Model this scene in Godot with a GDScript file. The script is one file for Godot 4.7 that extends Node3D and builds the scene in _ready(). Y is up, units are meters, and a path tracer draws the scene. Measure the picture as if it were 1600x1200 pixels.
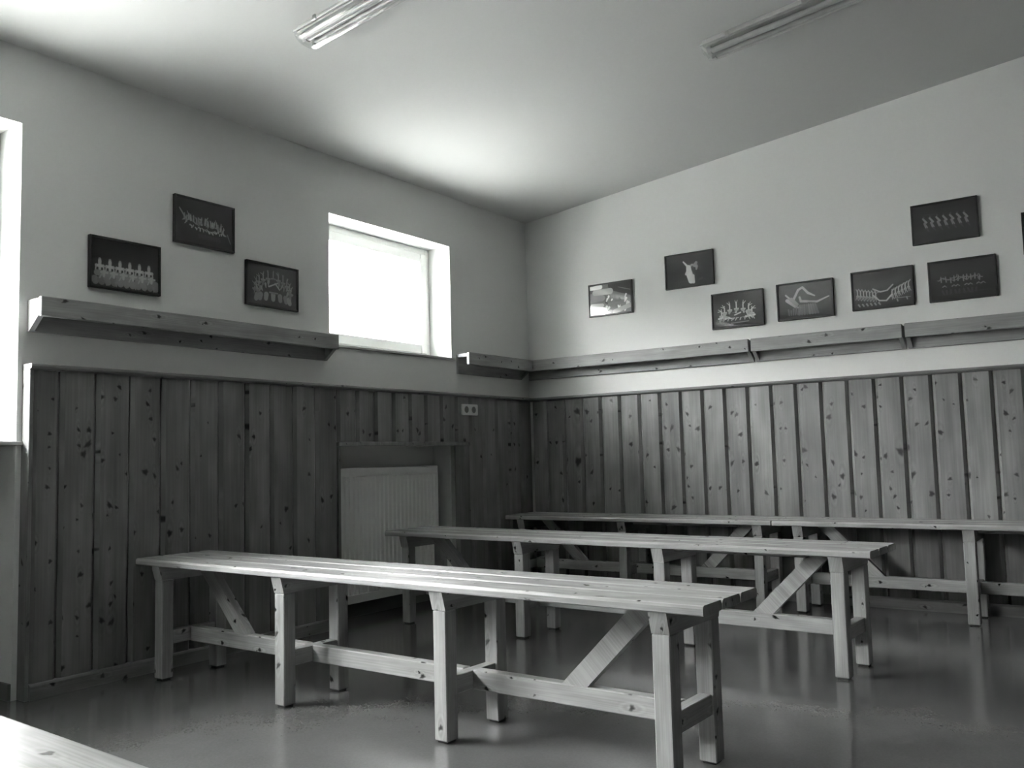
extends Node3D

const TINT := Color(0.985, 1.0, 0.98)      # the toned black-and-white print
const CEIL_Y := 2.3947
const CEIL_S := 0.10767
const ROOM_X := 7.0  # far extent is out of view, set wide so less light returns
const ROOM_Z := 7.4
const WALL_T := 0.34
const BENCH_H := 0.458

var rng := RandomNumberGenerator.new()
var used := {}
var M := {}
# how wood texture is laid on the mesh that is being built
var grain := Vector3.UP
var tile := Vector2(0.5, 1.6)
var shift := Vector2.ZERO

# ------------------------------------------------------------------ helpers
func mb() -> SurfaceTool:
	var st := SurfaceTool.new()
	st.begin(Mesh.PRIMITIVE_TRIANGLES)
	return st

func uv_at(p: Vector3, n: Vector3) -> Vector2:
	var side := n.cross(grain)
	if side.length() < 0.3:
		var a := grain.cross(Vector3(0.31, 0.87, 0.38)).normalized()
		var b := grain.cross(a)
		return Vector2(p.dot(a) / tile.x, p.dot(b) / tile.y) + shift
	side = side.normalized().abs()
	return Vector2(p.dot(side) / tile.x, -p.dot(grain) / tile.y) + shift

func tri(st: SurfaceTool, a: Vector3, b: Vector3, c: Vector3, n: Vector3) -> void:
	if (b - a).cross(c - a).dot(n) > 0.0:
		var t := b
		b = c
		c = t
	for p in [a, b, c]:
		st.set_normal(n)
		st.set_uv(uv_at(p, n))
		st.add_vertex(p)

func quad(st: SurfaceTool, a: Vector3, b: Vector3, c: Vector3, d: Vector3, n: Vector3) -> void:
	tri(st, a, b, c, n)
	tri(st, a, c, d, n)

# box from lo to hi with chamfered edges, optionally placed by a transform
func box(st: SurfaceTool, lo: Vector3, hi: Vector3, ch := 0.0, xf := Transform3D.IDENTITY) -> void:
	var mid := (lo + hi) * 0.5
	var h := (hi - lo) * 0.5
	var faces := {}
	for i in 3:
		var j := (i + 1) % 3
		var k := (i + 2) % 3
		for s in [-1.0, 1.0]:
			var c := []
			for q in [[-1.0, -1.0], [1.0, -1.0], [1.0, 1.0], [-1.0, 1.0]]:
				var v := Vector3.ZERO
				v[i] = s * h[i]
				v[j] = q[0] * (h[j] - ch)
				v[k] = q[1] * (h[k] - ch)
				c.append(xf * (mid + v))
			var n := Vector3.ZERO
			n[i] = s
			quad(st, c[0], c[1], c[2], c[3], xf.basis * n)
	if ch <= 0.0:
		return
	for i in 3:
		var j := (i + 1) % 3
		var k := (i + 2) % 3
		for sj in [-1.0, 1.0]:
			for sk in [-1.0, 1.0]:
				var v := []
				for e in [[-1.0, 0], [1.0, 0], [1.0, 1], [-1.0, 1]]:
					var w := Vector3.ZERO
					w[i] = e[0] * (h[i] - ch)
					w[j] = sj * (h[j] - (ch if e[1] == 1 else 0.0))
					w[k] = sk * (h[k] - (0.0 if e[1] == 1 else ch))
					v.append(xf * (mid + w))
				var n := Vector3.ZERO
				n[j] = sj * 0.7071
				n[k] = sk * 0.7071
				quad(st, v[0], v[1], v[2], v[3], xf.basis * n)
	for sx in [-1.0, 1.0]:
		for sy in [-1.0, 1.0]:
			for sz in [-1.0, 1.0]:
				var s := Vector3(sx, sy, sz)
				var a := mid + s * (h - Vector3(0, ch, ch))
				var b := mid + s * (h - Vector3(ch, 0, ch))
				var c := mid + s * (h - Vector3(ch, ch, 0))
				tri(st, xf * a, xf * b, xf * c, xf.basis * s.normalized())

# extrude the outline pts (in the plane of au, av) from o along aw
func prism(st: SurfaceTool, pts: Array, o: Vector3, au: Vector3, av: Vector3, aw: Vector3) -> void:
	var flat := PackedVector2Array(pts)
	var area := 0.0
	for i in pts.size():
		area += flat[i].cross(flat[(i + 1) % pts.size()])
	var wn := aw.normalized()
	for i in pts.size():
		var a: Vector2 = flat[i]
		var b: Vector2 = flat[(i + 1) % pts.size()]
		var d := b - a
		if d.length() < 1e-6:
			continue
		var n2 := Vector2(d.y, -d.x).normalized() * signf(area)
		var pa := o + au * a.x + av * a.y
		var pb := o + au * b.x + av * b.y
		quad(st, pa, pb, pb + aw, pa + aw, (au * n2.x + av * n2.y).normalized())
	var ids := Geometry2D.triangulate_polygon(flat)
	for t in range(0, ids.size(), 3):
		var p := []
		for k in 3:
			var q: Vector2 = flat[ids[t + k]]
			p.append(o + au * q.x + av * q.y)
		tri(st, p[0], p[1], p[2], -wn)
		tri(st, p[0] + aw, p[1] + aw, p[2] + aw, wn)

# round solid along the axis from a to b, profile = [[distance along 0..1, radius], ...]
func lathe(st: SurfaceTool, a: Vector3, b: Vector3, profile: Array, seg := 20) -> void:
	var ax := (b - a).normalized()
	var u := ax.cross(Vector3(0.2, 0.93, 0.31)).normalized()
	var v := ax.cross(u)
	for i in profile.size() - 1:
		var p0: Array = profile[i]
		var p1: Array = profile[i + 1]
		for s in seg:
			var t0 := TAU * s / seg
			var t1 := TAU * (s + 1) / seg
			var d0 := u * cos(t0) + v * sin(t0)
			var d1 := u * cos(t1) + v * sin(t1)
			var c0 := a.lerp(b, p0[0])
			var c1 := a.lerp(b, p1[0])
			var slope: float = (p1[1] - p0[1])
			var run: float = (p1[0] - p0[0]) * (b - a).length()
			var n := ((d0 + d1).normalized() * run - ax * slope)
			if n.length() < 1e-7:
				continue
			quad(st, c0 + d0 * p0[1], c0 + d1 * p0[1], c1 + d1 * p1[1], c1 + d0 * p1[1], n.normalized())

func numbered(called: String) -> String:
	var n: int = used.get(called, 0)
	used[called] = n + 1
	return called if n == 0 else "%s_%03d" % [called, n]

func tag(o: Node, label: String, category: String, group := "") -> void:
	o.set_meta("label", label)
	o.set_meta("category", category)
	if group != "":
		o.set_meta("group", group)

func thing(called: String, label: String, category: String, at := Vector3.ZERO, turn := 0.0, group := "") -> Node3D:
	var o := Node3D.new()
	o.name = numbered(called)
	add_child(o)
	o.position = at
	o.rotation.y = turn
	tag(o, label, category, group)
	return o

func struct_node(called: String, label := "") -> Node3D:
	var o := Node3D.new()
	o.name = called
	add_child(o)
	o.set_meta("kind", "structure")
	if label != "":
		o.set_meta("label", label)
	return o

func build(st: SurfaceTool, called: String, mat: Material, parent: Node) -> MeshInstance3D:
	var o := MeshInstance3D.new()
	st.index()
	o.mesh = st.commit()
	o.name = called if parent != self else numbered(called)
	o.material_override = mat
	parent.add_child(o, true)
	return o

func structure(st: SurfaceTool, called: String, mat: Material, label := "") -> MeshInstance3D:
	var o := build(st, called, mat, self)
	o.set_meta("kind", "structure")
	if label != "":
		o.set_meta("label", label)
	return o

func new_grain(g: Vector3, tl: Vector2) -> void:
	grain = g
	tile = tl
	shift = Vector2(rng.randf(), rng.randf())

func plain(c: float, rough: float, spec := 0.5) -> StandardMaterial3D:
	var m := StandardMaterial3D.new()
	m.albedo_color = Color(TINT.r * c, TINT.g * c, TINT.b * c).linear_to_srgb()
	m.roughness = rough
	m.metallic_specular = spec
	return m

func tex(img: Image) -> ImageTexture:
	img.generate_mipmaps()
	return ImageTexture.create_from_image(img)

# noise as a byte array, stretched along v by the factor long
func noise_bytes(w: int, h: int, long: int, freq: float, sd: int, octaves := 3) -> PackedByteArray:
	var f := FastNoiseLite.new()
	f.seed = sd
	f.frequency = freq
	f.fractal_octaves = octaves
	var im := f.get_seamless_image(w, maxi(8, h / long), false, false, 0.15, true)
	im.convert(Image.FORMAT_L8)
	if long > 1:
		im.resize(w, h, Image.INTERPOLATE_CUBIC)
	return im.get_data()

# pine: streaks along v, knots [x, y, radius] in pixels with rings that bend round them
func pine(w: int, h: int, ppx: float, ppy: float, knots: Array, sd: int, board: Array, streak := 0.20) -> ImageTexture:
	var fine := noise_bytes(w, h, 32, 0.16, sd)
	var broad := noise_bytes(w, h, 12, 0.022, sd + 1)
	var patch := noise_bytes(w, h, 2, 0.012, sd + 2)
	var tone := PackedFloat32Array()
	tone.resize(w)
	var roll := PackedInt32Array()
	roll.resize(w)
	var r := RandomNumberGenerator.new()
	r.seed = sd
	for x in w:
		tone[x] = 0.0
		roll[x] = 0
	for b in board:
		var t := r.randf_range(-12.0, 12.0)
		var off := r.randi_range(0, h - 1)
		for x in range(maxi(0, b[0]), mini(w, b[1])):
			tone[x] = t
			roll[x] = off
	var val := PackedFloat32Array()
	val.resize(w * h)
	for y in h:
		var row := y * w
		for x in w:
			var i := ((y + roll[x]) % h) * w + x
			val[row + x] = 216.0 + tone[x] + (fine[i] - 128) * 0.11 + (broad[i] - 128) * streak + (patch[i] - 128) * 0.16
	for k in knots:
		# an oval heart, ragged at the rim, in grain that swirls past it
		var rx: float = k[2] * ppx * r.randf_range(0.8, 1.15)
		var ry: float = k[2] * ppy * r.randf_range(0.8, 1.2)
		var tilt := r.randf_range(-0.7, 0.7)
		var spin := r.randf() * TAU
		var depth := r.randf_range(110.0, 185.0)
		var swirl := r.randf_range(6.0, 20.0)
		var cx: float = k[0]
		var cy: float = k[1]
		for y in range(int(cy - ry * 6.0), int(cy + ry * 6.0) + 1):
			if y < 0 or y >= h:
				continue
			for x in range(int(cx - rx * 3.4), int(cx + rx * 3.4) + 1):
				if x < 0 or x >= w:
					continue
				var dx := (x - cx) / rx
				var dy := (y - cy) / ry + dx * tilt
				var ang := atan2(dy, dx)
				var d := sqrt(dx * dx + dy * dy) * (1.0 + 0.16 * sin(ang * 3.0 + spin) + 0.10 * sin(ang * 5.0 - spin * 2.0))
				var dark := 0.0
				if d < 1.5:
					dark = depth * (1.0 - smoothstep(0.35, 1.5, d))
				var s := sqrt(dx * dx * 0.9 + dy * dy * 0.10)
				if s < 3.0:
					dark += swirl * sin(s * 5.0 + spin) * (1.0 - s / 3.0)
				val[y * w + x] -= dark
	var out := PackedByteArray()
	out.resize(w * h)
	for i in w * h:
		out[i] = clampi(int(val[i]), 12, 255)
	return tex(Image.create_from_data(w, h, false, Image.FORMAT_L8, out))

func wood(c: float, rough: float, t: Texture2D) -> StandardMaterial3D:
	var m := plain(c, rough)
	m.albedo_texture = t
	return m

const KNOTS_L := [3287, 1033, 8, 3223, 1074, 5, 3233, 946, 7, 3234, 897, 6, 3191, 878, 11, 3231, 819, 5, 3239, 751, 7, 3181, 597, 8, 3280, 553, 8, 3224, 481, 7, 3133, 1043, 5, 3124, 962, 6, 3083, 961, 10, 3121, 902, 7, 3086, 907, 12, 3103, 870, 13, 3063, 1098, 4, 3035, 1090, 10, 2977, 1084, 7, 2960, 1131, 7, 2987, 950, 5, 2956, 866, 5, 3027, 844, 9, 2925, 791, 7, 3108, 677, 6, 3125, 625, 5, 2996, 671, 10, 2968, 661, 7, 3005, 633, 5, 3118, 507, 5, 2994, 505, 6, 2827, 1124, 7, 2838, 1069, 9, 2823, 1009, 7, 2909, 968, 5, 2806, 926, 9, 2769, 1123, 6, 2846, 795, 11, 2804, 778, 9, 2896, 558, 11, 2783, 634, 8, 2635, 1011, 7, 2700, 806, 9, 2680, 826, 6, 2634, 805, 8, 2721, 667, 6, 2734, 542, 12, 2678, 552, 8, 2586, 856, 5, 2541, 516, 7, 2613, 512, 6, 2389, 940, 8, 2331, 881, 10, 2309, 937, 8, 2406, 635, 7, 2360, 637, 9, 2346, 502, 9, 2551, 998, 4, 3173, 750, 5, 3279, 388, 6, 3218, 262, 8, 3178, 272, 7, 3120, 263, 6, 3109, 420, 9, 3074, 302, 9, 3118, 195, 5, 3173, 90, 9, 2986, 373, 7, 2970, 320, 6, 2988, 294, 7, 3023, 237, 12, 2984, 224, 12, 2897, 284, 9, 2857, 392, 8, 2829, 97, 8, 2965, 60, 7, 2272, 1046, 7, 2308, 940, 7, 2328, 884, 9, 2215, 852, 6, 2360, 637, 8, 2123, 603, 10, 2157, 540, 6, 2266, 532, 5, 2349, 501, 9, 2011, 1075, 11, 1942, 1063, 8, 1978, 926, 6, 1981, 760, 8, 1898, 632, 12, 1839, 647, 9, 1987, 447, 8, 2098, 422, 8, 1807, 1139, 9, 1803, 984, 12, 1851, 1001, 7, 1722, 1058, 9, 1665, 1071, 9, 1612, 968, 9, 1564, 952, 9, 1351, 974, 9, 1295, 1157, 8, 1311, 976, 7, 1191, 980, 10, 1172, 961, 9, 938, 1116, 10, 961, 1044, 14, 880, 1006, 10, 768, 919, 14, 837, 770, 11, 612, 826, 9, 508, 836, 7, 725, 509, 8, 836, 509, 8, 308, 1108, 12, 252, 1030, 9, 258, 898, 9, 204, 894, 9, 254, 741, 11, 122, 688, 9, 349, 648, 7, 293, 968, 9, 667, 988, 7, 478, 988, 6]
const KNOTS_R := [83, 1093, 10, 85, 779, 10, 235, 1132, 7, 298, 1088, 8, 340, 1065, 8, 399, 1097, 21, 469, 1091, 12, 498, 1032, 10, 551, 1084, 9, 647, 1153, 10, 189, 905, 9, 236, 904, 9, 303, 791, 14, 396, 780, 21, 444, 816, 12, 265, 706, 10, 398, 651, 10, 492, 710, 11, 275, 534, 14, 497, 516, 9, 620, 607, 8, 684, 597, 8, 774, 1049, 9, 774, 878, 13, 834, 830, 11, 882, 809, 9, 927, 737, 8, 864, 528, 9, 912, 1138, 7, 1020, 1109, 7, 1049, 968, 13, 1007, 969, 8, 1021, 838, 9, 1086, 839, 13, 1042, 498, 13, 1151, 1045, 9, 1165, 975, 8, 1214, 956, 14, 1164, 738, 10, 1125, 664, 12, 1141, 621, 8, 1164, 555, 8, 1295, 1077, 11, 1274, 610, 10, 1335, 613, 11, 1426, 1039, 9, 1452, 1027, 11, 1471, 913, 12, 1412, 751, 11, 1479, 761, 9, 1377, 599, 8, 1442, 595, 8, 1554, 747, 10, 1566, 1077, 6, 1559, 745, 10, 1604, 584, 12, 1711, 1081, 8, 1713, 762, 7, 1702, 939, 7, 1730, 938, 7, 1687, 607, 6, 1831, 1147, 8, 1849, 1160, 9, 1818, 816, 16, 1837, 735, 7, 1880, 670, 6, 1812, 539, 7, 1945, 1165, 6, 1983, 1059, 10, 1966, 989, 12, 1974, 747, 11, 2020, 673, 12, 2002, 626, 8, 1970, 565, 11, 2067, 1036, 7, 2090, 1106, 8, 2088, 791, 15, 2133, 771, 8, 2148, 1036, 9, 2109, 563, 8, 2128, 493, 6, 2118, 685, 5, 2236, 1144, 7, 2230, 1032, 7, 2242, 775, 11, 2316, 796, 15, 2270, 694, 8, 2257, 608, 8, 2275, 568, 9, 2288, 510, 8, 2377, 1064, 9, 2401, 1109, 8, 2400, 933, 9, 2448, 935, 8, 2366, 677, 14, 2450, 582, 13, 2496, 1134, 9, 2532, 1050, 6, 2576, 1026, 5, 2507, 888, 12, 2538, 656, 8, 2527, 576, 7, 2679, 1142, 9, 2614, 908, 9, 2626, 819, 7, 2636, 1042, 6, 2659, 662, 5, 2699, 473, 7, 2802, 1118, 9, 2831, 1075, 9, 2801, 969, 11, 2835, 943, 7, 2814, 884, 6, 2777, 579, 10, 2815, 560, 6, 2829, 674, 10]

# ------------------------------------------------------------------ materials
func make_materials() -> void:
	M.wall = plain(0.76, 0.95, 0.2)
	M.wall.uv1_triplanar = true
	M.wall.uv1_world_triplanar = true
	M.wall.uv1_scale = Vector3.ONE * 2.2
	M.ceiling = plain(0.66, 0.97, 0.2)
	M.reveal = plain(0.78, 0.9, 0.3)
	M.window_frame = plain(0.8, 0.35)
	M.radiator = plain(0.78, 0.35)
	M.socket = plain(0.62, 0.3)
	M.socket_hole = plain(0.10, 0.4)
	M.black_frame = plain(0.012, 0.4)
	M.backing = plain(0.3, 0.9)
	M.rubber = plain(0.02, 0.8)
	M.shaded_sill = plain(0.45, 0.6)  # grey carries the shadow along the sill edge
	M.plastic = plain(0.46, 0.35)
	M.tube = plain(0.5, 0.25)
	M.metal_clip = plain(0.5, 0.3)
	M.metal_clip.metallic = 1.0
	M.concrete = plain(0.43, 0.95, 0.2)
	M.unseen_dark_wall = plain(0.18, 0.9, 0.2)  # walls out of view, darkened to dim the right side of the room
	M.blocker_grey = plain(0.28, 0.95, 0.2)  # grey of the unseen light-blocking box outside
	M.skirting = plain(0.16, 0.6)
	var g := StandardMaterial3D.new()
	g.transparency = BaseMaterial3D.TRANSPARENCY_ALPHA
	g.albedo_color = Color(0.12, 0.13, 0.12, 0.04)
	g.roughness = 0.0
	M.glass = g
	var d := StandardMaterial3D.new()
	d.transparency = BaseMaterial3D.TRANSPARENCY_ALPHA
	d.albedo_color = Color(0.55, 0.57, 0.55, 0.14)
	d.roughness = 0.03
	d.metallic_specular = 0.5
	M.diffuser = d
	# linoleum: faint mottling under a polished coat
	var fl := plain(0.165, 0.15, 0.5)
	var b := noise_bytes(512, 512, 1, 0.01, 72, 1)
	var c := noise_bytes(512, 512, 1, 0.03, 73, 1)
	var out := PackedByteArray()
	out.resize(512 * 512)
	var grit := RandomNumberGenerator.new()
	grit.seed = 8
	for i in 512 * 512:
		out[i] = clampi(int(214 + (b[i] - 128) * 0.05 + (c[i] - 128) * 0.025 + grit.randf_range(-7.0, 7.0)), 0, 255)
	fl.albedo_texture = tex(Image.create_from_data(512, 512, false, Image.FORMAT_L8, out))
	fl.uv1_triplanar = true
	fl.uv1_world_triplanar = true
	fl.uv1_scale = Vector3.ONE * 0.5
	M.floor = fl
	# timber of the benches and shelves
	var ks := []
	var r := RandomNumberGenerator.new()
	r.seed = 31
	for k in 46:
		ks.append([r.randf_range(6, 506), r.randf_range(10, 1014), r.randf_range(0.0035, 0.0085)])
	var timber := pine(512, 1024, 512 / 0.5, 1024 / 1.6, ks, 201, [], 0.09)
	M.bench = wood(0.48, 0.27, timber)
	M.shelf = wood(0.42, 0.55, timber)
	M.trim_wood = wood(0.265, 0.42, timber)

# ------------------------------------------------------------------ panelling
func wall_texture(knots: Array, lines: Array, span: float, sd: int) -> Texture2D:
	var w := 1536
	var h := 576
	var ks := []
	for i in range(0, knots.size(), 3):
		ks.append([knots[i] * 0.001 / span * w, (1.0 - knots[i + 1] * 0.001 / 1.25) * h, knots[i + 2] * 0.00094])
	var boards := []
	for i in lines.size() - 1:
		boards.append([int(lines[i] / span * w), int(lines[i + 1] / span * w)])
	return pine(w, h, w / span, h / 1.25, ks, sd, boards)

# one tongue-and-groove board standing on the wall, its face 50 mm out; along = direction of the wall, out = into the room
func panel_board(parent: Node, mat: Material, s0: float, s1: float, y0: float, y1: float, along: Vector3, out: Vector3) -> void:
	var st := mb()
	var w := s1 - s0 - 0.003
	var e := minf(0.014, w * 0.3)
	prism(st, [Vector2(0, 0.030), Vector2(0, 0.038), Vector2(e, 0.05), Vector2(w - e, 0.05), Vector2(w, 0.038), Vector2(w, 0.030)],
		along * (s0 + 0.0015) + Vector3.UP * y0, along, out, Vector3.UP * (y1 - y0))
	build(st, "plank", mat, parent)

func cap_profile() -> Array:
	return [Vector2(0.0, 1.178), Vector2(0.052, 1.178), Vector2(0.058, 1.182), Vector2(0.066, 1.184), Vector2(0.069, 1.190), Vector2(0.067, 1.197), Vector2(0.062, 1.2), Vector2(0.0, 1.2)]

func base_profile() -> Array:
	return [Vector2(0.0, 0.0), Vector2(0.064, 0.0), Vector2(0.064, 0.048), Vector2(0.060, 0.054), Vector2(0.052, 0.056), Vector2(0.0, 0.056)]

func panelling() -> void:
	var zl := [0.05, 0.185, 0.313, 0.447, 0.582, 0.712, 0.845, 0.981, 1.117, 1.250, 1.384, 1.520, 1.655, 1.79, 1.934, 2.073, 2.209, 2.350, 2.489, 2.631, 2.770, 2.910, 3.052, 3.193, 3.296]
	var xl := [0.05]
	for i in 60:
		var x := 0.160 + 0.1366 * i
		if x < ROOM_X:
			xl.append(x)
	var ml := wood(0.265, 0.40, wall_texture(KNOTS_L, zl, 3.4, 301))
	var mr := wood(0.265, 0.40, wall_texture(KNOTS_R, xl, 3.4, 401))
	# left wall, interrupted by the radiator recess
	var a := struct_node("trim_1", "pine plank wainscot below the small window on the left wall")
	grain = Vector3.UP
	tile = Vector2(3.4, 1.25)
	shift = Vector2(0, 1)
	for i in zl.size() - 1:
		var inside: bool = zl[i] > 0.84 and zl[i + 1] < 1.80
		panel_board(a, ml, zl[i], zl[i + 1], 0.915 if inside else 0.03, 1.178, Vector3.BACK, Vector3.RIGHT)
	new_grain(Vector3.BACK, Vector2(0.5, 1.6))
	var st := mb()
	prism(st, cap_profile(), Vector3(0, 0, 0.067), Vector3.RIGHT, Vector3.UP, Vector3.BACK * (3.312 - 0.067))
	build(st, "cap_rail", M.trim_wood, a)
	for s in [[0.064, 0.845], [1.79, 3.296]]:
		st = mb()
		prism(st, base_profile(), Vector3(0, 0, s[0]), Vector3.RIGHT, Vector3.UP, Vector3.BACK * (s[1] - s[0]))
		build(st, "base_board", M.trim_wood, a)
	new_grain(Vector3.UP, Vector2(0.5, 1.6))
	st = mb()
	box(st, Vector3(0, 0, 3.297), Vector3(0.056, 1.178, 3.312), 0.002)
	build(st, "end_board", M.trim_wood, a)
	# boards round the recess
	st = mb()
	box(st, Vector3(0.0, 0.892, 0.735), Vector3(0.066, 0.914, 1.80), 0.003)
	build(st, "recess_lintel", M.trim_wood, a)
	st = mb()
	box(st, Vector3(0.0, 0.0, 1.777), Vector3(0.054, 0.892, 1.79), 0.002)
	build(st, "recess_side_board", M.trim_wood, a)
	# right wall
	var b := struct_node("trim_2", "pine plank wainscot behind the benches on the right wall")
	grain = Vector3.UP
	tile = Vector2(3.4, 1.25)
	shift = Vector2(0, 1)
	for i in xl.size() - 1:
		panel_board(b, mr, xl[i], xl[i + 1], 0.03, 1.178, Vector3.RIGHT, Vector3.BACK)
	new_grain(Vector3.RIGHT, Vector2(0.5, 1.6))
	st = mb()
	prism(st, cap_profile(), Vector3.ZERO, Vector3.BACK, Vector3.UP, Vector3.RIGHT * ROOM_X)
	build(st, "cap_rail", M.trim_wood, b)
	st = mb()
	prism(st, base_profile(), Vector3(0.05, 0, 0), Vector3.BACK, Vector3.UP, Vector3.RIGHT * (ROOM_X - 0.05))
	build(st, "base_board", M.trim_wood, b)

# ------------------------------------------------------------------ room shell
const WIN2 := [0.8186, 1.7948, 1.412, 2.09]       # z0, z1, y0, y1
const BLOCKER := [-6.0, -3.2, 11.0, 3.2]       # face x, z0, z1, top height of the unseen blocker
const WIN1 := [3.33, 5.1, 0.917, 2.104]

func shell() -> void:
	var st := mb()
	box(st, Vector3(-WALL_T, -0.25, -WALL_T), Vector3(ROOM_X + WALL_T, 0.0, ROOM_Z + WALL_T))
	structure(st, "floor", M.floor, "smooth mottled linoleum floor")
	# ceiling slab that climbs away from the window wall
	st = mb()
	var x0 := -0.87                 # the eaves
	var x1 := ROOM_X + 0.6
	prism(st, [Vector2(x0, CEIL_Y + CEIL_S * x0), Vector2(x1, CEIL_Y + CEIL_S * x1), Vector2(x1, CEIL_Y + CEIL_S * x1 + 0.25), Vector2(x0, CEIL_Y + CEIL_S * x0 + 0.25)],
		Vector3(0, 0, -0.6), Vector3.RIGHT, Vector3.UP, Vector3.BACK * (ROOM_Z + 1.2))
	structure(st, "ceiling", M.ceiling, "plain white ceiling that slopes up from the window wall")
	# left wall: a band above the recesses, pierced by two windows, and the piers and thin backs below it
	st = mb()
	var t := -WALL_T
	var top := CEIL_Y
	var low := 0.905
	for s in [[0.0, WIN2[0]], [WIN2[1], WIN1[0]], [WIN1[1], ROOM_Z]]:
		box(st, Vector3(t, low, s[0]), Vector3(0, top, s[1]))
	for w in [WIN1, WIN2]:
		box(st, Vector3(t, w[3], w[0]), Vector3(0, top, w[1]))
		box(st, Vector3(t, low, w[0]), Vector3(0, w[2] - 0.012, w[1]))
	structure(st, "wall_left", M.wall, "white plastered window wall")
	for s in [[0.0, 0.845], [1.777, WIN1[0]], [WIN1[1], ROOM_Z]]:
		st = mb()
		box(st, Vector3(t, 0, s[0]), Vector3(0, low, s[1]))
		structure(st, "wall_left", M.wall, "white wall pier below the windows")
	for s in [[0.845, 1.777], [WIN1[0], WIN1[1]]]:
		st = mb()
		box(st, Vector3(t, 0, s[0]), Vector3(-0.125, low, s[1]))
		structure(st, "wall_left", M.wall, "white back of the recess under a window")
	# right wall with its sloping top
	st = mb()
	prism(st, [Vector2(t, 0), Vector2(ROOM_X + WALL_T, 0), Vector2(ROOM_X + WALL_T, CEIL_Y + CEIL_S * (ROOM_X + WALL_T)), Vector2(t, CEIL_Y + CEIL_S * t)],
		Vector3(0, 0, -WALL_T), Vector3.RIGHT, Vector3.UP, Vector3.BACK * WALL_T)
	structure(st, "wall_right", M.wall, "white plastered right wall hung with pictures")
	st = mb()
	prism(st, [Vector2(t, 0), Vector2(ROOM_X + WALL_T, 0), Vector2(ROOM_X + WALL_T, CEIL_Y + CEIL_S * (ROOM_X + WALL_T)), Vector2(t, CEIL_Y + CEIL_S * t)],
		Vector3(0, 0, ROOM_Z), Vector3.RIGHT, Vector3.UP, Vector3.BACK * WALL_T)
	structure(st, "wall_unseen_back", M.unseen_dark_wall)  # out of view, kept dark to bounce little light
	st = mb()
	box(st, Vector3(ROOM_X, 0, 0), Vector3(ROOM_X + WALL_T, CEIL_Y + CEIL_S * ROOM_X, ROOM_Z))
	structure(st, "wall_unseen_side", M.unseen_dark_wall)  # also unseen and dark, for less bounce on the right
	# panelling low on the two unseen dark walls, out of view
	st = mb()
	box(st, Vector3(0.0, 0, ROOM_Z - 0.05), Vector3(ROOM_X, 1.2, ROOM_Z))
	structure(st, "trim_3", M.trim_wood)
	st = mb()
	box(st, Vector3(ROOM_X - 0.05, 0, 0.07), Vector3(ROOM_X, 1.2, ROOM_Z - 0.05))
	structure(st, "trim_4", M.trim_wood)
	# skirting inside the two recesses
	st = mb()
	box(st, Vector3(-0.125, 0, 0.845), Vector3(-0.112, 0.07, 1.777), 0.002)
	structure(st, "baseboard_recess", M.skirting, "dark skirting under the radiator")
	st = mb()
	box(st, Vector3(-0.125, 0, WIN1[0]), Vector3(-0.11, 0.06, WIN1[1]), 0.002)
	box(st, Vector3(-0.11, 0, WIN1[0]), Vector3(0.0, 0.06, WIN1[0] + 0.012), 0.002)
	structure(st, "baseboard_left", M.skirting, "dark skirting below the large window")
	# the yard outside
	st = mb()
	box(st, Vector3(-40, -0.6, -30), Vector3(-WALL_T, -0.4, 36))
	structure(st, "ground", M.concrete, "bright yard outside the windows")
	# unseen block across the yard, placed to keep low sky off the right half
	st = mb()
	box(st, Vector3(BLOCKER[0] - 6.0, -0.4, BLOCKER[1]), Vector3(BLOCKER[0], BLOCKER[3], BLOCKER[2]))
	structure(st, "wall_unseen_blocker", M.blocker_grey, "unseen block across the yard, placed to darken the right half of the room")

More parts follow.
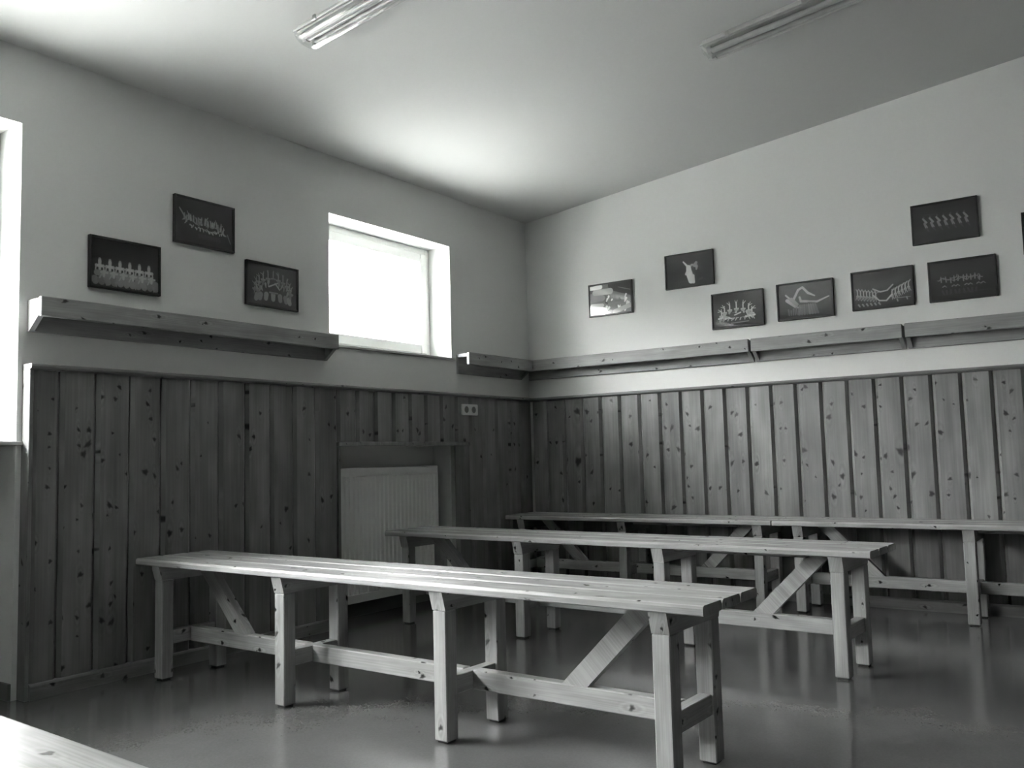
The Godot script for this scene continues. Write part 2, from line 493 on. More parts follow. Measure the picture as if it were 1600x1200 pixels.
func window(called: String, w: Array, mullion: bool, label: String) -> void:
	var n := struct_node(called, label)
	var x0 := -0.235
	var x1 := -0.165
	var f := 0.035
	var st := mb()
	box(st, Vector3(x0, w[2], w[0]), Vector3(x1, w[3], w[0] + f), 0.003)
	box(st, Vector3(x0, w[2], w[1] - f), Vector3(x1, w[3], w[1]), 0.003)
	box(st, Vector3(x0, w[2], w[0] + f), Vector3(x1, w[2] + f, w[1] - f), 0.003)
	box(st, Vector3(x0, w[3] - f, w[0] + f), Vector3(x1, w[3], w[1] - f), 0.003)
	if mullion:
		var m: float = (w[0] + w[1]) * 0.5
		box(st, Vector3(x0, w[2] + f, m - 0.03), Vector3(x1, w[3] - f, m + 0.03), 0.003)
	build(st, "window_frame", M.window_frame, n)
	var bays := [[w[0] + f, w[1] - f]]
	if mullion:
		var m: float = (w[0] + w[1]) * 0.5
		bays = [[w[0] + f, m - 0.03], [m + 0.03, w[1] - f]]
	var s := 0.055
	for b in bays:
		st = mb()
		var lo: float = w[2] + f
		var hi: float = w[3] - f
		box(st, Vector3(x0 + 0.01, lo, b[0]), Vector3(x1 + 0.012, hi, b[0] + s), 0.004)
		box(st, Vector3(x0 + 0.01, lo, b[1] - s), Vector3(x1 + 0.012, hi, b[1]), 0.004)
		box(st, Vector3(x0 + 0.01, lo, b[0] + s), Vector3(x1 + 0.012, lo + s, b[1] - s), 0.004)
		box(st, Vector3(x0 + 0.01, hi - s, b[0] + s), Vector3(x1 + 0.012, hi, b[1] - s), 0.004)
		build(st, "sash", M.window_frame, n)
		st = mb()
		quad(st, Vector3(-0.2, lo + s, b[0] + s), Vector3(-0.2, hi - s, b[0] + s), Vector3(-0.2, hi - s, b[1] - s), Vector3(-0.2, lo + s, b[1] - s), Vector3.RIGHT)
		build(st, "pane", M.glass, n)
	st = mb()
	box(st, Vector3(x1, w[2] - 0.014, w[0] - 0.0), Vector3(0.0, w[2] + 0.002, w[1]), 0.0)
	box(st, Vector3(0.0, w[2] - 0.014, w[0] - 0.03), Vector3(0.014, w[2] + 0.002, w[1] + 0.01), 0.003)
	build(st, "window_sill", M.shaded_sill, n)

# ------------------------------------------------------------------ radiator, socket, lamps
func radiator() -> void:
	var o := thing("radiator", "white ribbed panel radiator in the recess under the small window", "radiator", Vector3(-0.02, 0.088, 0.94))
	var w := 0.785
	var h := 0.692
	var st := mb()
	# pressed front sheet: flat rims and a field of upright flutes
	var rim := 0.022
	var pts := [Vector2(0, -0.014), Vector2(0, 0), Vector2(rim, 0)]
	var n := 23
	var pitch := (w - 2 * rim) / n
	for i in n:
		var a := rim + pitch * i
		pts.append_array([Vector2(a + pitch * 0.12, 0.0), Vector2(a + pitch * 0.30, -0.007), Vector2(a + pitch * 0.70, -0.007), Vector2(a + pitch * 0.88, 0.0)])
	pts.append_array([Vector2(w - rim, 0), Vector2(w, 0), Vector2(w, -0.014)])
	prism(st, pts, Vector3(0, 0.045, 0), Vector3.BACK, Vector3.RIGHT, Vector3.UP * (h - 0.09))
	box(st, Vector3(-0.014, h - 0.045, 0), Vector3(0.0, h, w), 0.002)
	box(st, Vector3(-0.014, 0, 0), Vector3(0.0, 0.045, w), 0.002)
	build(st, "front_panel", M.radiator, o)
	st = mb()
	box(st, Vector3(-0.066, 0.02, 0.01), Vector3(-0.054, h - 0.01, w - 0.01), 0.002)
	build(st, "rear_panel", M.radiator, o)
	for z in [0.0, w - 0.004]:
		st = mb()
		box(st, Vector3(-0.068, 0.015, z), Vector3(-0.014, h, z + 0.004), 0.001)
		build(st, "side_panel", M.radiator, o)
	st = mb()
	for i in 26:
		var z := 0.006 + (w - 0.016) * i / 25.0
		box(st, Vector3(-0.066, h - 0.006, z), Vector3(-0.014, h - 0.001, z + 0.006))
	box(st, Vector3(-0.068, h - 0.008, 0.004), Vector3(-0.064, h, w - 0.004))
	build(st, "top_grille", M.radiator, o)
	for z in [0.12, w - 0.12]:
		st = mb()
		box(st, Vector3(-0.083, 0.1, z - 0.02), Vector3(-0.066, h - 0.1, z + 0.02), 0.002)
		build(st, "wall_bracket", M.radiator, o)

func socket() -> void:
	var o := thing("wall_socket", "white double wall socket set into the pine planks", "socket", Vector3(0.05, 1.072, 0.648))
	var st := mb()
	var w := 0.152
	var h := 0.066
	prism(st, [Vector2(0, 0.004), Vector2(0.004, 0), Vector2(w - 0.004, 0), Vector2(w, 0.004), Vector2(w, h - 0.004), Vector2(w - 0.004, h), Vector2(0.004, h), Vector2(0, h - 0.004)],
		Vector3.ZERO, Vector3.BACK, Vector3.UP, Vector3.RIGHT * 0.009)
	build(st, "cover_plate", M.socket, o)
	for z in [0.041, 0.111]:
		st = mb()
		lathe(st, Vector3(0.008, h * 0.5, z), Vector3(0.0115, h * 0.5, z), [[0, 0.0235], [1, 0.0235], [1.0, 0.0205]], 24)
		lathe(st, Vector3(0.0096, h * 0.5, z), Vector3(0.0115, h * 0.5, z), [[1, 0.0205], [0, 0.0195]], 24)
		var s := build(st, "socket_rim", M.socket, o)
		st = mb()
		lathe(st, Vector3(0.0088, h * 0.5, z), Vector3(0.0100, h * 0.5, z), [[0, 0.0204], [1, 0.0204], [1.0, 0.0]], 24)
		prism(st, [Vector2(-0.0205, -0.0001), Vector2(0.0205, -0.0001), Vector2(0.0, 0.0205)], Vector3(0.0092, h * 0.5, z), Vector3.BACK, Vector3.UP, Vector3.RIGHT * 0.0004)
		build(st, "socket_well", M.socket_hole, s)

func fitting(at: Vector2, label: String) -> void:
	# at = (x of the lower end, z of the axis); the tray follows the slope of the ceiling
	var o := Node3D.new()
	o.name = numbered("ceiling_lamp")
	add_child(o)
	tag(o, label, "ceiling lamp", "tube lamps on the ceiling")
	o.position = Vector3(at.x, CEIL_Y + CEIL_S * at.x, at.y)
	o.rotation.z = atan(CEIL_S)
	var l := 1.27
	var st := mb()
	box(st, Vector3(0.01, -0.030, -0.050), Vector3(l - 0.01, 0.0, 0.050), 0.004)
	build(st, "tray", M.plastic, o)
	# clear ribbed cover, drawn in towards both ends
	st = mb()
	var prof := []
	for i in 15:
		var t := PI * i / 14.0
		prof.append(Vector2(-cos(t) * 0.062, -0.026 - pow(sin(t), 0.75) * 0.050))
	var rings := [[0.0, 0.0], [0.001, 0.55], [0.006, 0.82], [0.016, 0.95], [0.03, 1.0], [l - 0.03, 1.0], [l - 0.016, 0.95], [l - 0.006, 0.82], [l - 0.001, 0.55], [l, 0.0]]
	for k in rings.size() - 1:
		for i in prof.size() - 1:
			var c := []
			for q in [[k, i], [k, i + 1], [k + 1, i + 1], [k + 1, i]]:
				var r: Array = rings[q[0]]
				var p: Vector2 = prof[q[1]]
				c.append(Vector3(r[0], -0.026 + (p.y + 0.026) * r[1], p.x * (0.6 + 0.4 * r[1])))
			var n: Vector3 = (c[2] - c[0]).cross(c[3] - c[1])
			if n.length() < 1e-9:
				continue
			n = n.normalized()
			if n.y > 0.0 and k > 3 and k < 5:
				n = -n
			quad(st, c[0], c[1], c[2], c[3], n if n.dot((c[0] + c[2]) * 0.5 - Vector3(l * 0.5, -0.03, 0)) > 0.0 else -n)
	build(st, "clear_cover", M.diffuser, o)
	st = mb()
	box(st, Vector3(0.004, -0.030, -0.066), Vector3(l - 0.004, -0.020, -0.058), 0.002)
	box(st, Vector3(0.004, -0.030, 0.058), Vector3(l - 0.004, -0.020, 0.066), 0.002)
	build(st, "cover_lip", M.plastic, o)
	for z in [-0.024, 0.024]:
		st = mb()
		lathe(st, Vector3(0.03, -0.050, z), Vector3(l - 0.03, -0.050, z), [[0, 0.0], [0.0, 0.013], [1, 0.013], [1, 0.0]], 16)
		build(st, "fluorescent_tube", M.tube, o)
		for x in [0.022, l - 0.042]:
			st = mb()
			box(st, Vector3(x, -0.066, z - 0.012), Vector3(x + 0.02, -0.028, z + 0.012), 0.003)
			build(st, "tube_holder", M.plastic, o)
	for x in [0.12, 0.45, 0.8, 1.13]:
		for z in [-0.071, 0.063]:
			st = mb()
			box(st, Vector3(x, -0.034, z), Vector3(x + 0.018, -0.012, z + 0.008), 0.002)
			build(st, "clip", M.metal_clip, o)

# ------------------------------------------------------------------ shelves
# a run of hat shelf; local x runs along the wall, local z out from it
func shelf(l: float, ends: Array, at: Vector3, turn: float, label: String) -> void:
	var o := thing("wall_shelf", label, "shelf", at, turn, "wooden hat shelves round the room")
	var d := 0.10
	new_grain(Vector3.RIGHT, Vector2(0.5, 1.6))
	var st := mb()
	box(st, Vector3(0.0, 1.372, d - 0.02), Vector3(l, 1.445, d), 0.003)
	build(st, "fascia", M.shelf, o)
	new_grain(Vector3.RIGHT, Vector2(0.5, 1.6))
	st = mb()
	box(st, Vector3(0.0, 1.420, 0.018), Vector3(l, 1.440, d - 0.02), 0.001)
	build(st, "shelf_board", M.shelf, o)
	new_grain(Vector3.RIGHT, Vector2(0.5, 1.6))
	st = mb()
	box(st, Vector3(0.0, 1.322, 0.0), Vector3(l, 1.440, 0.018), 0.002)
	build(st, "wall_batten", M.shelf, o)
	for x in ends:
		new_grain(Vector3.UP, Vector2(0.5, 1.6))
		st = mb()
		prism(st, [Vector2(0.018, 1.326), Vector2(d - 0.018, 1.376), Vector2(d - 0.018, 1.42), Vector2(0.018, 1.42)], Vector3(x, 0, 0), Vector3.BACK, Vector3.UP, Vector3.RIGHT * 0.02)
		build(st, "bracket", M.shelf, o)

# ------------------------------------------------------------------ benches
func bench(l: float, legs: Array, at: Vector3, turn: float, label: String) -> void:
	var o := thing("wooden_bench", label, "bench", at, turn, "long pine benches in rows")
	var H := BENCH_H
	var th := 0.025
	var wide := 0.338
	var lw := 0.025            # half of a leg
	var zl := 0.121            # axis of the front and rear legs
	var bw := (wide - 0.012) / 3.0
	for i in 3:
		new_grain(Vector3.RIGHT, Vector2(0.5, 1.6))
		var z := -wide * 0.5 + i * (bw + 0.006)
		var st := mb()
		prism(st, [Vector2(z, H - th + 0.003), Vector2(z + 0.003, H - th), Vector2(z + bw - 0.003, H - th), Vector2(z + bw, H - th + 0.003), Vector2(z + bw, H - 0.008), Vector2(z + bw - 0.003, H - 0.002), Vector2(z + bw - 0.008, H), Vector2(z + 0.008, H), Vector2(z + 0.003, H - 0.002), Vector2(z, H - 0.008)],
			Vector3.ZERO, Vector3.BACK, Vector3.UP, Vector3.RIGHT * l)
		build(st, "seat_plank", M.bench, o)
	for u in legs:
		# bolster under the seat with slanted ends
		new_grain(Vector3.BACK, Vector2(0.5, 1.6))
		var st := mb()
		prism(st, [Vector2(-zl - lw, 0.377), Vector2(zl + lw, 0.377), Vector2(zl + lw + 0.016, H - th), Vector2(-zl - lw - 0.016, H - th)], Vector3(u - lw, 0, 0), Vector3.BACK, Vector3.UP, Vector3.RIGHT * lw * 2)
		build(st, "bolster", M.bench, o)
		for z in [zl, -zl]:
			new_grain(Vector3.UP, Vector2(0.5, 1.6))
			st = mb()
			box(st, Vector3(u - lw, 0.006, z - lw), Vector3(u + lw, 0.3765, z + lw), 0.003)
			var leg := build(st, "leg", M.bench, o)
			st = mb()
			box(st, Vector3(u - 0.019, 0.0, z - 0.019), Vector3(u + 0.019, 0.007, z + 0.019), 0.002)
			build(st, "foot_pad", M.rubber, leg)
		new_grain(Vector3.BACK, Vector2(0.5, 1.6))
		st = mb()
		box(st, Vector3(u - 0.018, 0.130, -zl + lw), Vector3(u + 0.018, 0.183, zl - lw), 0.002)
		build(st, "cross_stretcher", M.bench, o)
	for i in legs.size() - 1:
		new_grain(Vector3.RIGHT, Vector2(0.5, 1.6))
		var st := mb()
		box(st, Vector3(legs[i] + 0.018, 0.128, -0.019), Vector3(legs[i + 1] - 0.018, 0.185, 0.019), 0.003)
		build(st, "stretcher", M.bench, o)
	var last: float = legs[-1]
	var first: float = legs[0]
	for e in [[last - 0.379, 1.0], [first + 0.379, -1.0]]:
		# brace at 45 degrees from the stretcher to the bolster
		var s: float = e[1]
		new_grain(Vector3(s, 1, 0).normalized(), Vector2(0.5, 1.6))
		var rise := H - th - 0.185
		var st := mb()
		prism(st, [Vector2(0, 0), Vector2(0.083 * s, 0), Vector2(0.329 * s, rise), Vector2(rise * s, rise)],
			Vector3(e[0], 0.185, -0.016), Vector3.RIGHT, Vector3.UP, Vector3.BACK * 0.032)
		build(st, "brace", M.bench, o)
	new_grain(Vector3.RIGHT, Vector2(0.5, 1.6))
	var sb := mb()
	box(sb, Vector3(legs[-2] + lw, H - th - 0.022, 0.02), Vector3(last - 0.14, H - th, 0.055), 0.002)
	build(sb, "seat_batten", M.bench, o)

# ------------------------------------------------------------------ framed photographs
const PW := 216
const PH := 144
var canvas := PackedFloat32Array()

func paper(top: float, bottom: float) -> void:
	canvas.resize(PW * PH)
	for y in PH:
		for x in PW:
			canvas[y * PW + x] = 0.4 * lerpf(top, bottom, 1.0 if y > PH * 0.62 else 0.0)

# soft stroke between two points given in hundredths of the picture's width and height
func dab(x0: float, y0: float, x1: float, y1: float, r0: float, r1: float, v: float) -> void:
	var a := Vector2(x0 * 0.01 * PW, y0 * 0.01 * PH)
	var b := Vector2(x1 * 0.01 * PW, y1 * 0.01 * PH)
	r0 *= PW * 0.01
	r1 *= PW * 0.01
	var m := maxf(r0, r1) + 2.0
	var d := b - a
	for y in range(maxi(0, int(minf(a.y, b.y) - m)), mini(PH, int(maxf(a.y, b.y) + m) + 1)):
		for x in range(maxi(0, int(minf(a.x, b.x) - m)), mini(PW, int(maxf(a.x, b.x) + m) + 1)):
			var p := Vector2(x, y) - a
			var t := clampf(p.dot(d) / maxf(d.length_squared(), 0.001), 0.0, 1.0)
			var k := 1.0 - smoothstep(lerpf(r0, r1, t) - 0.9, lerpf(r0, r1, t) + 1.1, (p - d * t).length())
			if k > 0.0:
				var i := y * PW + x
				canvas[i] = lerpf(canvas[i], v * (1.7 if v > 0.1 else 0.7), k)

# a dancer: x, y of the hips, size, tone, the way the arms and the raised leg go (degrees), skirt width
func dancer(x: float, y: float, s: float, v: float, arm0: float, arm1: float, leg: float, skirt: float) -> void:
	var asp := float(PW) / PH
	dab(x, y, x, y - 11 * s * asp, 1.5 * s, 1.7 * s, v)
	dab(x, y - 15 * s * asp, x, y - 15.6 * s * asp, 1.5 * s, 1.4 * s, v * 0.85)
	for a in [arm0, arm1]:
		var e := Vector2(cos(deg_to_rad(a)), -sin(deg_to_rad(a)) * asp)
		dab(x, y - 11 * s * asp, x + e.x * 10 * s, y - 11 * s * asp + e.y * 10 * s, 1.0 * s, 0.7 * s, v)
	dab(x, y, x + 0.6 * s, y + 14 * s * asp, 1.3 * s, 0.7 * s, v * 0.8)
	var l := Vector2(cos(deg_to_rad(leg)), -sin(deg_to_rad(leg)) * asp)
	dab(x, y, x + l.x * 14 * s, y + l.y * 14 * s, 1.3 * s, 0.7 * s, v * 0.8)
	if skirt > 0.0:
		dab(x - skirt * s * 0.5, y + 2 * s, x + skirt * s * 0.5, y + 2 * s, 2.0 * s, 2.0 * s, v * 0.9)
		dab(x - skirt * s * 0.3, y + 6 * s, x + skirt * s * 0.3, y + 6 * s, 2.6 * s, 2.6 * s, v * 0.6)

func speckle(amount: float, sd: int) -> void:
	var r := RandomNumberGenerator.new()
	r.seed = sd
	for i in canvas.size():
		canvas[i] += r.randf_range(-amount, amount)

func scene_of(which: int) -> void:
	var r := RandomNumberGenerator.new()
	r.seed = 900 + which
	match which:
		0:   # two rows of dancers with broad pale skirts
			paper(0.05, 0.05)
			for i in 11:
				dab(5 + i * 9, 84 + r.randf_range(-3, 3), 6 + i * 9, 90, 5.5, 4.5, 0.15 + r.randf_range(-0.03, 0.04))
			for i in 6:
				var x := 12.0 + i * 14.6
				dab(x, 43, x, 44, 2.0, 2.0, 0.22)
				dab(x, 47, x, 64, 2.4, 1.8, 0.30)
				dab(x - 5, 57, x + 5, 57, 2.0, 2.0, 0.34)
				dab(x - 5, 55, x - 6, 66, 1.0, 0.9, 0.28)
				dab(x + 5, 55, x + 6, 66, 1.0, 0.9, 0.28)
				dab(x - 4, 72, x + 4, 72, 4.2, 4.2, 0.17)
			for i in 6:
				var x := 18.0 + i * 14.2
				dab(x, 68, x, 78, 2.2, 1.6, 0.28)
				dab(x - 4, 70, x + 5, 70, 1.6, 1.4, 0.27)
				dab(x - 3, 74, x - 6, 82, 0.9, 0.9, 0.24)
				dab(x + 3, 88, x + 4, 96, 1.5, 1.0, 0.16)
		1:   # a long diagonal group lifted on shoulders
			paper(0.035, 0.035)
			for i in 20:
				var t := i / 19.0
				var x := 16.0 + t * 68 + r.randf_range(-2, 2)
				var y := 44.0 + t * 11 + r.randf_range(-4, 4)
				dab(x, y - 6, x + r.randf_range(-2, 2), y + 4, 1.2, 1.6, r.randf_range(0.14, 0.3))
				dab(x, y - 9, x, y - 8.5, 0.9, 0.9, 0.2)
				dab(x, y - 4, x + r.randf_range(-5, 5), y - r.randf_range(4, 14), 0.7, 0.5, r.randf_range(0.14, 0.26))
				dab(x, y + 4, x + r.randf_range(-4, 6), y + r.randf_range(5, 10), 1.0, 0.6, r.randf_range(0.12, 0.24))
			for i in 22:
				var x := 24 + i * 2.9
				var y := 60 + i * 0.25 + r.randf_range(-3, 3)
				dab(x, y, x + r.randf_range(-1, 4), y + r.randf_range(1, 5), r.randf_range(0.7, 1.5), 0.9, r.randf_range(0.2, 0.36))
			dab(16, 44, 6, 24, 1.5, 0.9, 0.2)
			dab(90, 64, 96, 84, 1.1, 0.7, 0.14)
			for i in 8:
				dab(40 + i * 5, 78, 41 + i * 5, 84, 2.4, 1.8, 0.06)
		2:   # a dome of dancers round a gap
			paper(0.03, 0.03)
			for i in 11:
				var a := PI * (0.04 + 0.92 * i / 10.0)
				dancer(51 - cos(a) * 37, 66 - sin(a) * 36, 0.62, 0.20 + r.randf_range(-0.05, 0.05), r.randf_range(60, 150), r.randf_range(30, 110), -100, 12)
			for i in 7:
				var a := PI * (0.1 + 0.8 * i / 6.0)
				dab(51 - cos(a) * 34, 80 - sin(a) * 8, 51 - cos(a) * 36, 88 - sin(a) * 6, 4.6, 4.0, 0.18 + r.randf_range(-0.03, 0.05))
			for i in 30:
				var a := PI * r.randf_range(0.03, 0.97)
				var q := r.randf_range(0.75, 1.05)
				dab(51 - cos(a) * 38 * q, 76 - sin(a) * 46 * q, 51 - cos(a) * 37 * q + r.randf_range(-3, 3), 84 - sin(a) * 44 * q, r.randf_range(0.8, 2.2), 0.8, r.randf_range(0.11, 0.24))
			dab(52, 45, 52, 56, 8.5, 8.5, 0.035)
			dab(42, 52, 60, 40, 1.2, 1.0, 0.32)
			dab(55, 42, 64, 56, 1.2, 1.0, 0.32)
			dab(44, 66, 60, 66, 1.4, 1.2, 0.16)
		3:   # pale bright print with dark and light patches
			paper(0.42, 0.55)
			dab(60, 2, 108, 24, 15, 17, 0.04)
			dab(70, 14, 104, 30, 0.7, 0.7, 0.14)
			dab(4, 34, 38, 38, 13, 12, 0.10)
			dab(2, 40, 30, 44, 10, 7, 0.14)
			dab(2, 8, 26, 6, 4, 5, 0.75)
			dab(12, 24, 50, 24, 6, 7, 0.26)
			for i in 26:
				var x := r.randf_range(36, 96)
				var y := r.randf_range(40, 88)
				dab(x, y, x + r.randf_range(-4, 4), y + r.randf_range(3, 12), r.randf_range(1.2, 3), 1.4, [0.05, 0.12, 0.5, 0.7][r.randi_range(0, 3)])
			dab(4, 80, 34, 88, 10, 8, 0.86)
			dab(5, 66, 30, 68, 4, 4, 0.36)
			dab(60, 94, 98, 78, 5, 5, 0.30)
		4:   # one figure in a long pale dress, an arm flung up
			paper(0.030, 0.05)
			dab(10, 84, 90, 84, 1.0, 1.0, 0.06)
			dab(38, 22, 48, 40, 1.4, 2.2, 0.5)
			dab(49, 42, 50, 60, 5.2, 6.2, 0.48)
			dab(50, 60, 54, 84, 7.0, 6.4, 0.46)
			dab(46, 54, 43, 62, 2.6, 2.4, 0.46)
			dab(58, 70, 59, 90, 3.4, 3.0, 0.46)
			dab(56, 36, 66, 40, 2.8, 3.2, 0.30)
			dab(66, 30, 62, 36, 3.0, 2.6, 0.26)
			dab(67, 42, 66, 50, 2.6, 2.0, 0.32)
			dab(57, 40, 60, 46, 1.6, 1.8, 0.10)
			dab(72, 84, 78, 80, 2.4, 2.0, 0.10)
		5:   # fan of dancers, arms raised
			paper(0.08, 0.035)
			for i in 7:
				var a := PI * (0.08 + 0.84 * i / 6.0)
				var deg := 180.0 - rad_to_deg(a)
				dancer(48 - cos(a) * 32, 70 - sin(a) * 24, 0.78, 0.42, deg - 18, deg + 18, -90, 9)
			for i in 9:
				var x := 14 + i * 8.4
				dab(x - 3, 72 + r.randf_range(-3, 2), x + 3, 72 + r.randf_range(-2, 3), 2.2, 2.0, 0.42)
				dab(x, 76, x + r.randf_range(-3, 3), 82, 1.4, 0.9, 0.28)
			for i in 16:
				var x := r.randf_range(14, 80)
				dab(x, r.randf_range(56, 70), x + r.randf_range(-5, 5), r.randf_range(66, 80), r.randf_range(0.8, 2.0), 0.7, r.randf_range(0.2, 0.4))
			dab(38, 66, 62, 68, 5.0, 4.0, 0.04)
			dab(44, 66, 56, 60, 1.3, 1.3, 0.4)
			dab(36, 90, 72, 88, 1.0, 0.8, 0.15)
		6:   # close group with linked arms
			paper(0.06, 0.045)
			dab(28, 46, 38, 18, 2.4, 2.2, 0.34)
			dab(38, 18, 46, 12, 2.2, 2.0, 0.36)
			dab(46, 12, 56, 30, 2.2, 2.2, 0.34)
			dab(56, 30, 68, 40, 2.4, 1.2, 0.34)
			dab(14, 30, 24, 46, 1.6, 2.0, 0.34)
			dab(16, 46, 32, 66, 3.4, 3.0, 0.38)
			dab(24, 44, 34, 60, 4.0, 3.4, 0.24)
			dab(32, 68, 44, 72, 1.8, 1.6, 0.3)
			dab(40, 40, 42, 52, 2.0, 2.2, 0.34)
			dab(42, 52, 54, 54, 2.4, 2.4, 0.34)
			dab(55, 54, 72, 58, 1.8, 2.0, 0.3)
			dab(72, 58, 94, 46, 2.0, 1.2, 0.34)
			for i in 8:
				dab(40 + i * 4, 64, 38 + i * 5, 90, 1.6, 2.2, 0.10 + r.randf_range(0.0, 0.09))
			for i in 6:
				dab(18 + i * 5, 74 + r.randf_range(-4, 4), 19 + i * 4, 90, 1.6, 1.2, 0.13)
		7:   # curved line of dancers leaning outwards
			paper(0.035, 0.05)
			for i in 7:
				dancer(7 + i * 5.2, 62 + i * 1.6, 0.62, 0.32, 110, 70 - i * 8, -115, 4)
			for i in 6:
				dancer(66 + i * 5.6, 70 - i * 3.6, 0.62, 0.32, 60, 40 + i * 3, -65, 4)
			for p in [[34, 66, 44, 82], [44, 82, 56, 84], [56, 84, 66, 68], [34, 48, 46, 58], [46, 58, 58, 56], [58, 56, 68, 42]]:
				dab(p[0], p[1], p[2], p[3], 1.3, 1.2, 0.36)
			for i in 6:
				dab(8 + i * 7, 88, 10 + i * 7, 93, 1.5, 1.2, 0.22)
			dab(66, 80, 96, 80, 0.6, 0.6, 0.15)
			dab(74, 84, 75, 89, 1.2, 1.0, 0.2)
			dab(90, 80, 91, 86, 1.2, 1.0, 0.2)
		8:   # two rows of small figures
			paper(0.022, 0.022)
			for i in 10:
				var x := 18.0 + i * 6.6 + r.randf_range(-1.5, 1.5)
				var y := 50.0 + r.randf_range(-4, 3)
				dab(x, y - 8, x, y - 7.5, 0.9, 0.9, 0.13)
				dab(x, y - 5, x + r.randf_range(-1, 1), y + 6, 1.1, 0.9, 0.18)
				for q in [-1.0, 1.0]:
					var ex: float = x + q * r.randf_range(2.5, 4.0)
					var ey := y - r.randf_range(-4, 5)
					dab(x, y - 3, ex, ey, 0.7, 0.6, 0.18)
					dab(ex, ey, ex + q * r.randf_range(-1, 2.5), ey - r.randf_range(-5, 8), 0.6, 0.5, 0.18)
				if i % 3 != 1:
					dab(x + 2, 66, x + 5, 63, 0.9, 0.7, 0.17)
					dab(x + 5, 63, x + 8, 67, 0.8, 0.6, 0.15)
			for i in 9:
				dab(18 + i * 6.6, 76, 19 + i * 6.6 + r.randf_range(-2, 2), 86, 1.5, 1.8, 0.075)
			dab(6, 86, 96, 84, 0.5, 0.5, 0.05)
		9:   # a file of figures stepping in a line
			paper(0.024, 0.022)
			for i in 7:
				var x := 17 + i * 10.8
				dab(x, 30, x, 31, 1.4, 1.4, 0.10)
				dab(x - 1, 35, x + 4, 46, 1.5, 1.8, 0.20)
				dab(x + 1, 48, x + 4, 60, 1.8, 2.2, 0.17)
				dab(x + 4, 62, x + 8, 72, 1.4, 0.8, 0.08)
			dab(16, 24, 40, 27, 0.5, 0.5, 0.07)
		_:   # dim group
			paper(0.03, 0.03)
			for i in 9:
				dancer(14 + i * 9, 56, 0.6, 0.2, 120, 60, -100, 8)
	speckle(0.008, which)

func picture(which: int, at: Vector3, turn: float, tilt: float, label: String) -> void:
	var w := 0.311
	var h := 0.209
	var o := thing("framed_picture", label, "picture", at, turn, "framed stage photographs")
	o.rotation.z = 0.0
	o.rotation = Vector3(0, turn, 0)
	o.rotate_object_local(Vector3.BACK, tilt)
	var d := 0.018
	var f := 0.009
	var st := mb()
	box(st, Vector3(-w / 2, -h / 2, 0), Vector3(-w / 2 + f, h / 2, d), 0.0015)
	box(st, Vector3(w / 2 - f, -h / 2, 0), Vector3(w / 2, h / 2, d), 0.0015)
	box(st, Vector3(-w / 2 + f, -h / 2, 0), Vector3(w / 2 - f, -h / 2 + f, d), 0.0015)
	box(st, Vector3(-w / 2 + f, h / 2 - f, 0), Vector3(w / 2 - f, h / 2, d), 0.0015)
	build(st, "frame", M.black_frame, o)
	scene_of(which)
	var out := PackedByteArray()
	out.resize(PW * PH)
	for i in canvas.size():
		out[i] = clampi(int(Color(clampf(canvas[i], 0.0, 1.0), 0, 0).linear_to_srgb().r * 255.0), 0, 255)
	var m := plain(1.0, 0.5)
	m.albedo_texture = tex(Image.create_from_data(PW, PH, false, Image.FORMAT_L8, out))
	st = mb()
	var x := w / 2 - f
	var y := h / 2 - f
	for q in [[-x, y, 0, 0], [x, y, 1, 0], [x, -y, 1, 1], [-x, y, 0, 0], [x, -y, 1, 1], [-x, -y, 0, 1]]:
		st.set_normal(Vector3.BACK)
		st.set_uv(Vector2(q[2], q[3]))
		st.add_vertex(Vector3(q[0], q[1], 0.011))
	build(st, "print", m, o)
	st = mb()
	quad(st, Vector3(-x, -y, 0.0135), Vector3(x, -y, 0.0135), Vector3(x, y, 0.0135), Vector3(-x, y, 0.0135), Vector3.BACK)
	build(st, "glass", M.glass, o)
	st = mb()
	box(st, Vector3(-x, -y, 0.002), Vector3(x, y, 0.010))
	build(st, "back_board", M.backing, o)

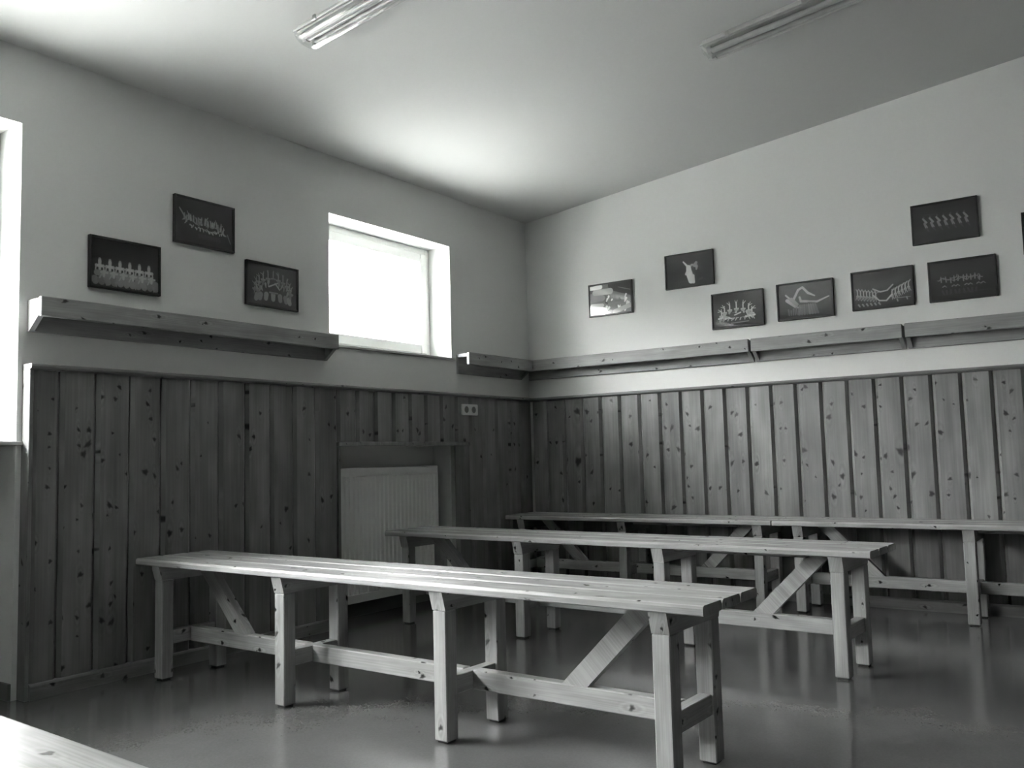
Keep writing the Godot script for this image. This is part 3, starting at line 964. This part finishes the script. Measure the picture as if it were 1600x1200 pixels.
func _ready() -> void:
	rng.seed = 17
	# ---- camera
	var cam := Camera3D.new()
	cam.name = "camera"
	add_child(cam)
	var rt := Vector3(0.81659056, -0.02498223, -0.57667647)
	var up := Vector3(0.06733311, 0.99636504, 0.05218206)
	cam.transform = Transform3D(Basis(rt, up, rt.cross(up)).orthonormalized(), Vector3(3.33468734, 0.81737563, 4.94035347))
	cam.fov = rad_to_deg(2.0 * atan(600.0 / 1394.472))
	cam.near = 0.02
	cam.current = true
	# ---- overcast white sky, the only light: the tube lamps are off
	var we := WorldEnvironment.new()
	we.name = "environment"
	var env := Environment.new()
	var sm := ProceduralSkyMaterial.new()
	sm.sky_top_color = Color(1.0, 1.0, 1.0)
	sm.sky_horizon_color = Color(0.76, 0.765, 0.76)
	sm.ground_horizon_color = Color(0.6, 0.6, 0.6)
	sm.ground_bottom_color = Color(0.5, 0.5, 0.5)
	sm.sky_energy_multiplier = 1.0
	sm.ground_energy_multiplier = 1.0
	var sky := Sky.new()
	sky.sky_material = sm
	env.background_mode = Environment.BG_SKY
	env.sky = sky
	env.background_energy_multiplier = 2.0
	env.ambient_light_source = Environment.AMBIENT_SOURCE_SKY
	env.tonemap_mode = Environment.TONE_MAPPER_LINEAR
	env.tonemap_exposure = 45.0
	env.sdfgi_enabled = true
	env.ssao_enabled = true
	env.ssil_enabled = true
	we.environment = env
	add_child(we)
	# ---- the room
	make_materials()
	shell()
	window("window_1", WIN1, true, "tall bright window at the left edge of the picture")
	window("window_2", WIN2, false, "small bright window beside the corner of the room")
	panelling()
	# ---- benches
	var four := [0.12, 0.835, 1.55, 2.265]
	bench(2.39, four, Vector3(0.08, 0, 2.732), -0.021, "nearest whole pine bench, brightly lit seat, four pairs of legs")
	bench(2.39, four, Vector3(0.15, 0, 1.395), -0.040, "middle pine bench, standing in front of the radiator")
	bench(1.672, [0.105, 0.80, 1.595], Vector3(0.070, 0, 0.236), 0.0, "shorter pine bench against the wainscot, in the room corner")
	bench(1.69, [0.125, 0.905, 1.58], Vector3(1.750, 0, 0.236), 0.0, "pine bench against the wainscot, right of the joint between two benches")
	bench(2.39, four, Vector3(0.12, 0, 4.36), -0.045, "overexposed bench seat cut off by the lower left corner")
	# ---- shelves
	shelf(1.474, [0.0, 1.454], Vector3(0, 0, 3.299), PI / 2, "wooden shelf under the three pictures on the window wall")
	shelf(0.672, [0.652], Vector3(0, 0, 0.775), PI / 2, "short wooden shelf between the small window and the corner")
	shelf(1.548, [1.528], Vector3(0.012, 0, 0), 0.0, "wooden shelf from the corner, below the two leftmost pictures of its wall")
	shelf(0.795, [0.0, 0.775], Vector3(1.572, 0, 0), 0.0, "wooden shelf section between the two visible bracket joints")
	shelf(1.5, [0.0, 0.75, 1.48], Vector3(2.380, 0, 0), 0.0, "wooden shelf section running out of the picture at right")
	# ---- fittings
	radiator()
	socket()
	fitting(Vector2(0.785, 2.655), "tube lamp with clear cover, nearer the window wall")
	fitting(Vector2(1.875, 1.335), "tube lamp with clear cover, farther from the window wall")
	# ---- pictures
	var left := [[0, 2.917, 1.627, "picture of dancers in two rows with broad pale skirts, nearest the tall window"], [1, 2.543, 1.876, "highest picture on the window wall, a slanting crowd of dancers"], [2, 2.168, 1.652, "picture of a dome of dancers, just left of the small window"]]
	for q in left:
		picture(q[0], Vector3(0.001, q[2], q[1]), PI / 2, [0.006, 0.0, -0.005][q[0]], q[3])
	var right := [[3, 0.645, 1.798, "pale bright picture in a black frame, closest to the corner"], [4, 1.184, 1.906, "picture of a single figure in a long pale dress"], [5, 1.472, 1.634, "picture of a fan of dancers with raised arms"], [6, 1.861, 1.641, "picture of a close group with linked arms"], [7, 2.266, 1.652, "picture of a curved line of leaning dancers"], [8, 2.647, 1.652, "picture of two faint rows of small figures, low at right"], [9, 2.583, 1.958, "highest picture on the right, a file of dim figures"], [10, 3.078, 1.835, "picture cut off by the right edge, only its frame showing"]]
	for q in right:
		picture(q[0], Vector3(q[1], q[2], 0.001), 0.0, 0.0, q[3])
